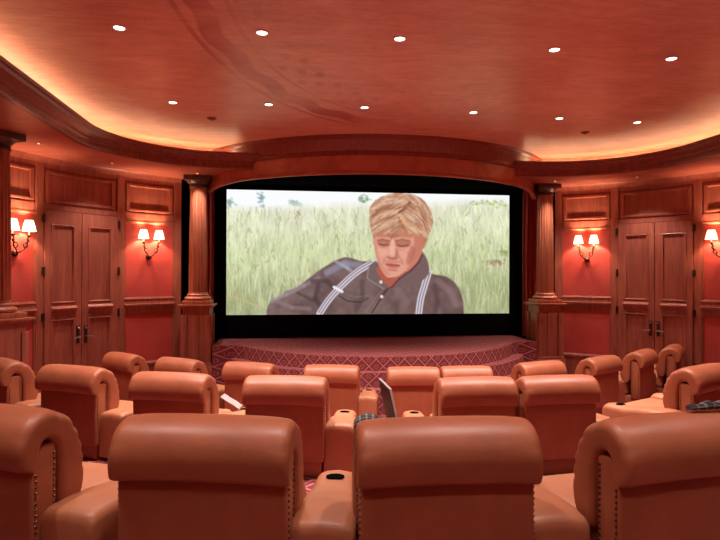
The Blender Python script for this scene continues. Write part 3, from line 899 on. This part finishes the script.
bm = BM(); box(bm, -.308, .308, -.012, .112, .12, .635, .014, 3)
frame = obj('back_panel', bm, 'leather', angle=40)
nails = []
for sx in (-1, 1):
    for pts in ([(.008, .13), (.008, .545)], [(.095, .13), (.095, .60)]):
        bm = BM(); nail_strip(bm, sx*.309, pts); nails.append(obj('nail_trim', bm, 'brass'))
bm = rounded_box(-.285, .285, .16, .70, .15, .335, .05, 5)
for v in bm.verts:
    if v.co.z > .3: v.co.z += .018*(1-(v.co.x/.285)**2)
    v.co.x *= 1-.13*(v.co.y-.16)/.54
seat = obj('seat_cushion', bm, 'leather_lit', angle=50)
bm = BM(); box(bm, -.285, .285, .02, .66, .0, .15, .012)
for v in bm.verts: v.co.x *= 1-.14*max(0, v.co.y-.02)/.64
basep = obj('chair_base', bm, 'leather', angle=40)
def make_variant(name, arms):
    r = empty(name, (0, 0, 0))
    for p in (back, frame, seat, basep):
        c = p.copy(); COL.objects.link(c); c.parent = r
    fr = [k for k in bpy.data.objects if k.parent == r and k.name.startswith('back_panel')][0]
    for q_ in nails:
        c = q_.copy(); COL.objects.link(c); c.parent = fr
    for sx in arms:
        src = ARM[sx]; a = src.copy(); COL.objects.link(a); a.parent = r
        for k in [k for k in bpy.data.objects if k.parent == src]:
            c = k.copy(); COL.objects.link(c); c.parent = a
    return r
ARM = {-1: make_arm(-1), 1: make_arm(1)}
CH = [
 # X, D, angle, arms, tier, sx, label, group
 (-1.50, 2.17, 15, (1,), 2, 1, 'russet leather armchair cut by the left picture edge in the nearest row', 'nearest row of armchairs'),
 (-.556, 2.00, 5, (1,), 2, 1, 'large russet leather armchair in the nearest row, left of the console with cup holder', 'nearest row of armchairs'),
 (.312, 1.98, -5, (1,), 2, 1, 'large russet leather armchair right of centre in the nearest row, open laptop beyond it', 'nearest row of armchairs'),
 (1.20, 2.05, -14.6, (1,), 2, 1, 'russet leather armchair cut by the right picture edge in the nearest row', 'nearest row of armchairs'),
 (-3.36, 5.19, 36, (1,), 1, 1, 'leather armchair cut by the left picture edge in the middle row', 'middle row of armchairs'),
 (-2.46, 4.78, 20, (1,), 1, 1, 'second leather armchair from the left in the middle row, below the left doors', 'middle row of armchairs'),
 (-1.51, 4.47, 11, (1,), 1, 1, 'leather armchair in the middle row with white paper by its right arm', 'middle row of armchairs'),
 (-.576, 4.34, 5, (1,), 1, 1, 'leather armchair in the middle row just left of the open laptop', 'middle row of armchairs'),
 (.905, 4.32, -6, (-1,), 1, .94, 'left one of the two touching tan armchairs in the middle row', 'middle row of armchairs'),
 (1.565, 4.40, -8, (1,), 1, .96, 'right one of the two touching tan armchairs in the middle row', 'middle row of armchairs'),
 (3.06, 4.93, -33, (-1, 1), 1, 1, 'leather armchair at the right end of the middle row with a long bare left arm', 'middle row of armchairs'),
 (-3.19, 7.50, 36, (1,), 0, 1, 'leftmost leather armchair of the front row, beside the left doors', 'front row of armchairs'),
 (-2.30, 7.08, 28, (1,), 0, 1, 'second leather armchair from the left in the front row, before the left pedestal', 'front row of armchairs'),
 (-1.34, 6.76, 17, (1,), 0, 1, 'third leather armchair from the left in the front row, by the stage steps', 'front row of armchairs'),
 (-.33, 6.60, 5, (1,), 0, 1, 'fourth leather armchair from the left in the front row, left of laptop', 'front row of armchairs'),
 (.62, 6.48, 0, (), 0, .94, 'left one of the two touching armchairs in the centre of the front row', 'front row of armchairs'),
 (1.245, 6.55, -4, (1,), 0, .93, 'right one of the two touching armchairs in the centre of the front row', 'front row of armchairs'),
 (2.25, 6.92, -23, (1,), 0, 1, 'leather armchair of the front row before the pedestal right of the screen', 'front row of armchairs'),
 (3.20, 7.36, -36, (1,), 0, 1, 'third leather armchair from the right end of the front row, before the red wall panel', 'front row of armchairs'),
 (4.05, 7.98, -46, (1,), 0, 1, 'second leather armchair from the right end of the front row, before the right doors', 'front row of armchairs'),
 (4.80, 8.53, -54, (1,), 0, 1, 'rightmost and farthest leather armchair of the front row, by the right doors', 'front row of armchairs'),
]
protos = {}
for (X, D, ang, arms, tr, sx, label, grp) in CH:
    if arms not in protos:
        r = make_variant('armchair', arms); protos[arms] = r
    else: r = copy_tree(protos[arms])
    x, y = room(X, D)
    # measured points are the rear top edge of the roll; root lies under the back panel
    a = math.radians(-(ang+7.3))
    r.location = (x - math.sin(-a)*.0, y, tr*T+.001); r.rotation_euler = (0, 0, a)
    r.scale = (sx, 1, 1)
    tag(r, label, 'armchair', grp)
for o in (back, frame, *nails, seat, basep, ARM[-1], ARM[1]):
    for k in [k for k in bpy.data.objects if k.parent == o]: bpy.data.objects.remove(k)
    bpy.data.objects.remove(o)

# ------------------------------------------------------------------ small things
# footstool with cloth and laptop, seen over the top of the near armchair
fx, fy = room(.27, 3.12)
fs_ = empty('footstool', (fx, fy, 2*T+.001), -TH); tag(fs_, 'low leather footstool under the laptop, behind the near armchair', 'footstool')
bm = rounded_box(-.25, .25, -.20, .20, .12, .385, .04, 4); obj('cushion', bm, 'leather', fs_)
for sx in (-1, 1):
    for sy in (-1, 1):
        bm = BM(); lathe(bm, [(.018, 0), (.024, .06), (.028, .13)], 14, sx*.2, sy*.16); obj('leg', bm, 'woodd', fs_)
# folded cloth heap
bm = BM(); rings = []
for i in range(15):
    t_ = i/14; w_ = math.sin(PI*(.06+.88*t_))
    ring = []
    for k in range(20):
        a = 2*PI*k/20
        rr = 1+.10*math.sin(3*a+t_*5)+.05*math.sin(7*a+t_*9)
        ring.append((-.11+t_*.20, .11*rr*math.cos(a)*w_**.5, max(0, .055+.062*rr*math.sin(a)*(w_**.4)*(1+.25*math.sin(t_*6)))))
    rings.append(ring)
loft(bm, rings)
o = obj('folded_cloth', bm, 'plaid', angle=60); x, y = room(.078, 3.10); o.location = (x, y, 2*T+.388); o.rotation_euler = (0, 0, -TH)
tag(o, 'dark plaid cloth heaped left of the open laptop', 'cloth')
lx, ly = room(.20, 3.10)
lp = empty('laptop', (lx, ly, 2*T+.390), -TH+math.radians(9)); tag(lp, 'open laptop seen edge-on with its dark lid leaning left', 'laptop')
bm = BM(); box(bm, -.005, .245, -.15, .15, 0, .02, .004); obj('keyboard_base', bm, 'silver', lp)
bm = BM(); box(bm, .02, .17, -.13, .13, .0205, .022); obj('keys', bm, 'blackp', lp)
bm = BM(); box(bm, -.006, .006, -.15, .15, 0, .285, .003)
RM = Matrix.Translation((-.004, 0, .016)) @ Matrix.Rotation(math.radians(-12), 4, 'Y')
bmesh.ops.transform(bm, matrix=RM, verts=bm.verts[:]); ld = obj('lid', bm, 'silver', lp); 
bm = BM(); box(bm, -.0085, -.0065, -.146, .146, .005, .28)
bmesh.ops.transform(bm, matrix=RM, verts=bm.verts[:]); tag(obj('lid_cover', bm, 'blackp', ld), 'dark outer face of the lid')
bm = BM(); box(bm, .0065, .0075, -.135, .135, .02, .265)
bmesh.ops.transform(bm, matrix=RM, verts=bm.verts[:]); obj('display', bm, 'blackp', ld)
# white paper by an armrest
bm = BM()
pp = [(0, 0, .085), (.05, 0, .055), (.12, .0, .02), (.17, 0, -.012)]
loft(bm, [[(x, -.045, z), (x, .045, z+.01), (x, .045, z+.014), (x, -.045, z+.004)] for x, y_, z in pp])
o = obj('paper_sheet', bm, 'paper'); x, y = room(-1.20, 4.95); o.location = (x, y, T+.40); o.rotation_euler = (0, 0, -math.radians(18))
tag(o, 'pinkish white sheet of paper propped on an armrest in the middle row', 'paper')
# dark checked cloth strap on the near right chair
bm = BM(); rings = []
for i in range(13):
    t_ = i/12
    rr = .014*(.6+.4*math.sin(PI*t_))+.003*math.sin(t_*21)
    rings.append([(t_*.24, .022*math.cos(2*PI*k/12)*(.7+.3*math.sin(PI*t_)), rr+rr*math.sin(2*PI*k/12)) for k in range(12)])
loft(bm, rings)
o = obj('folded_scarf', bm, 'plaid', angle=60); x, y = room(1.235, 2.125); o.location = (x, y, 2*T+.776); o.rotation_euler = (0, 0, math.radians(7.3))
tag(o, 'dark checked scarf lying on top of the nearest armchair at right edge', 'scarf')

# sconces
def sconce(side, ph, label):
    p = wp(side, ph, .03); a = math.atan2(-(p[1]-CY), -(p[0]-side*CX))   # into the room
    t = empty('wall_sconce', (p[0], p[1], zz(.22)), a - PI/2); tag(t, label, 'wall lamp', 'twin shaded wall sconces')
    # local +Y into the room
    bm = BM()
    lathe(bm, [(.001, .03), (.02, .028), (.035, .018), (.042, .006), (.043, -.012)], 24)
    bmesh.ops.transform(bm, matrix=Matrix.Rotation(-PI/2, 4, 'X'), verts=bm.verts[:])
    obj('backplate', bm, 'bronze', t)
    for sx in (-1, 1):
        bm = BM()
        P = catmull([(0, .02, .0), (sx*.035, .06, .03), (sx*.075, .08, .07), (sx*.105, .085, .12), (sx*.10, .09, .17), (sx*.125, .09, .225)], 6, closed=False)
        tube(bm, P, [.010-.004*i/len(P) for i in range(len(P))], 10)
        # twisted loop and leaf
        L = [(sx*(.075+.030*math.cos(a_)), .085, .105+.034*math.sin(a_)) for a_ in np.linspace(0, 2*PI, 16)]
        tube(bm, L, .009, 8)
        L = catmull([(sx*.09, .085, .14), (sx*.125, .09, .165), (sx*.10, .09, .195), (sx*.13, .09, .215)], 5, closed=False)
        tube(bm, L, .010, 8)
        lathe(bm, [(.004, .215), (.026, .225), (.03, .235), (.012, .24)], 16, sx*.125, .09)
        arm = obj('arm', bm, 'bronze', t, angle=60)
        bm = BM(); lathe(bm, [(.011, .235), (.011, .30)], 14, sx*.125, .09); obj('candle_tube', bm, 'bead', arm)
        bm = BM(); bmesh.ops.create_uvsphere(bm, u_segments=12, v_segments=8, radius=.016, matrix=Matrix.Translation((sx*.125, .09, .33)))
        obj('bulb', bm, 'bulb', arm)
        bm = BM()
        prof = [(.082, .288), (.081, .290), (.068, .36), (.048, .428)]
        rings = []
        for (r, z) in prof: rings.append([(sx*.125+r*math.cos(2*PI*k/28), .09+r*math.sin(2*PI*k/28), z) for k in range(28)])
        for (r, z) in prof[::-1]: rings.append([(sx*.125+(r-.002)*math.cos(2*PI*k/28), .09+(r-.002)*math.sin(2*PI*k/28), z) for k in range(28)])
        loft(bm, rings+[rings[0]], caps=False)
        bmesh.ops.remove_doubles(bm, verts=bm.verts[:], dist=1e-5)
        obj('lamp_shade', bm, 'shade', t, angle=60)
        l = bpy.data.lights.new('sconce_glow', 'POINT'); l.energy = 27.0; l.color = (1, .62, .40); l.shadow_soft_size = .02
        lo = bpy.data.objects.new('sconce_glow', l); COL.objects.link(lo); lo.parent = t; lo.location = (sx*.125, .09, .365)
    return t
sconce(-1, 52.0, 'twin shaded wall sconce on the red panel between left doors and column')
sconce(-1, 22.4, 'twin shaded wall sconce beside the column at the left picture edge')
sconce(1, 52.0, 'twin shaded wall sconce on the red panel between screen and right doors')
sconce(1, 22.4, 'wall sconce cut by the right picture edge, right of the doors')

# ------------------------------------------------------------------ downlights
def fixture_proto(name, r, lens):
    t = empty(name, (0, 0, 0))
    bm = BM(); lathe(bm, [(r, 0), (r*1.28, 0), (r*1.30, -.004), (r*1.1, -.009), (r, -.006)], 28, cap=False)
    obj('trim_ring', bm, 'white_trim', t)
    bm = BM(); bmesh.ops.create_circle(bm, cap_ends=True, segments=24, radius=r*1.02, matrix=Matrix.Translation((0, 0, -.003)))
    bmesh.ops.reverse_faces(bm, faces=bm.faces[:])
    obj('lens', bm, lens, t, recalc=False)
    return t
def spot(loc, e, size, blend, color=(1, .86, .80), rad=.04):
    l = bpy.data.lights.new('spot', 'SPOT'); l.energy = e; l.spot_size = math.radians(size); l.spot_blend = blend
    l.color = color; l.shadow_soft_size = rad
    o = bpy.data.objects.new('downlight_beam', l); COL.objects.link(o); o.location = loc; return o
rowA = [(118, 27), (261, 32), (399, 38), (554, 49), (671, 58)]
rowB = [(172, 102), (268, 104), (364, 107), (473, 112), (559, 118), (637, 122)]
LB = [['left edge', 'second from left', 'middle', 'second from right', 'right edge'], ['first', 'second', 'third', 'fourth', 'fifth', 'sixth']]
ppos = []
for ri, row in enumerate((rowA, rowB)):
    for k, (px, py) in enumerate(row):
        h = 272+.0035*(px-360); D = (CEIL-EYE)*FPX/(h-py); X = (px-360)/FPX*D
        x, y = room(X, D)
        lab = ('recessed ceiling downlight in the nearer row, %s' % LB[0][k]) if ri == 0 else ('recessed ceiling downlight in the farther row, %s from the left' % LB[1][k])
        ppos.append((x, y, lab, ri))
pr = fixture_proto('recessed_downlight', .040, 'lens')
for i, (x, y, lab, ri) in enumerate(ppos):
    o = pr if i == 0 else copy_tree(pr)
    o.location = (x, y, CEIL-.0005); tag(o, lab, 'downlight', 'recessed ceiling downlights')
    spot((x, y, CEIL-.03), 235 if ri == 0 else 225, 92, .8)
# unseen downlights added over the rear seats as fill light
for y in (2.1, -.2):
    for x in (-2.9, -1.6, -.3, 1.1, 2.4):
        o = copy_tree(pr); o.location = (x, y, CEIL-.0005)
        tag(o, 'added unseen fill downlight above the rear seats', 'downlight', 'added rear fill downlights')
        spot((x, y, CEIL-.03), 105 if y > 1 else 36, 80 if y > 1 else 115, .8)
pin = None
for i, (px, py, lab) in enumerate(((38, 143, 'above the left edge column'), (112, 163, 'above the left doors'), (197, 173, 'above the column left of screen'), (555, 181, 'above the column right of screen'), (637, 177, 'above the right doors'))):
    h = 272+.0035*(px-360); D = (SOF-EYE)*FPX/(h-py); X = (px-360)/FPX*D; x, y = room(X, D)
    if pin is None: pin = o = fixture_proto('soffit_pin_light', .016, 'pin')
    else: o = copy_tree(pin)
    o.location = (x, y, SOF-.0005); tag(o, 'tiny round soffit light ' + lab, 'pin light', 'soffit pin lights')
    spot((x, y, SOF-.02), 75, 100, .9, rad=.015)
for (px, py, lab) in ((211, 118, 'small dark round ceiling disc near the left cove'), (585, 132, 'small dark round ceiling disc near the right cove')):
    h = 272+.0035*(px-360); D = (CEIL-EYE)*FPX/(h-py); X = (px-360)/FPX*D; x, y = room(X, D)
    bm = BM(); lathe(bm, [(.058, 0), (.056, -.008), (.04, -.016), (.012, -.03), (.001, -.031)], 24)
    o = obj('ceiling_sprinkler', bm, 'woodd'); o.location = (x, y, CEIL-.0005); tag(o, lab, 'ceiling fixture', 'ceiling sprinkler discs')

# world: practically dark
w = bpy.data.worlds.new('dark_room'); scene.world = w; w.use_nodes = True
w.node_tree.nodes['Background'].inputs[0].default_value = (.02, .008, .005, 1); w.node_tree.nodes['Background'].inputs[1].default_value = .2

# camera
cam = bpy.data.cameras.new('camera'); cam.sensor_width = 36; cam.lens = 36*FPX/720; cam.clip_start = .05
co_ = bpy.data.objects.new('camera', cam); COL.objects.link(co_)
co_.matrix_world = Matrix.Translation((CAMX, 0, EYE)) @ Matrix.Rotation(-TH, 4, 'Z') @ Matrix.Rotation(math.radians(90.2), 4, 'X') @ Matrix.Rotation(math.radians(.2), 4, 'Z')
scene.camera = co_
vs = scene.view_settings; vs.view_transform = 'Standard'; vs.look = 'None'; vs.exposure = .22; vs.gamma = 1; vs.use_curve_mapping = False
scene.cycles.max_bounces = 8; scene.cycles.diffuse_bounces = 5; scene.cycles.use_denoising = True
scene.cycles.sample_clamp_indirect = 6
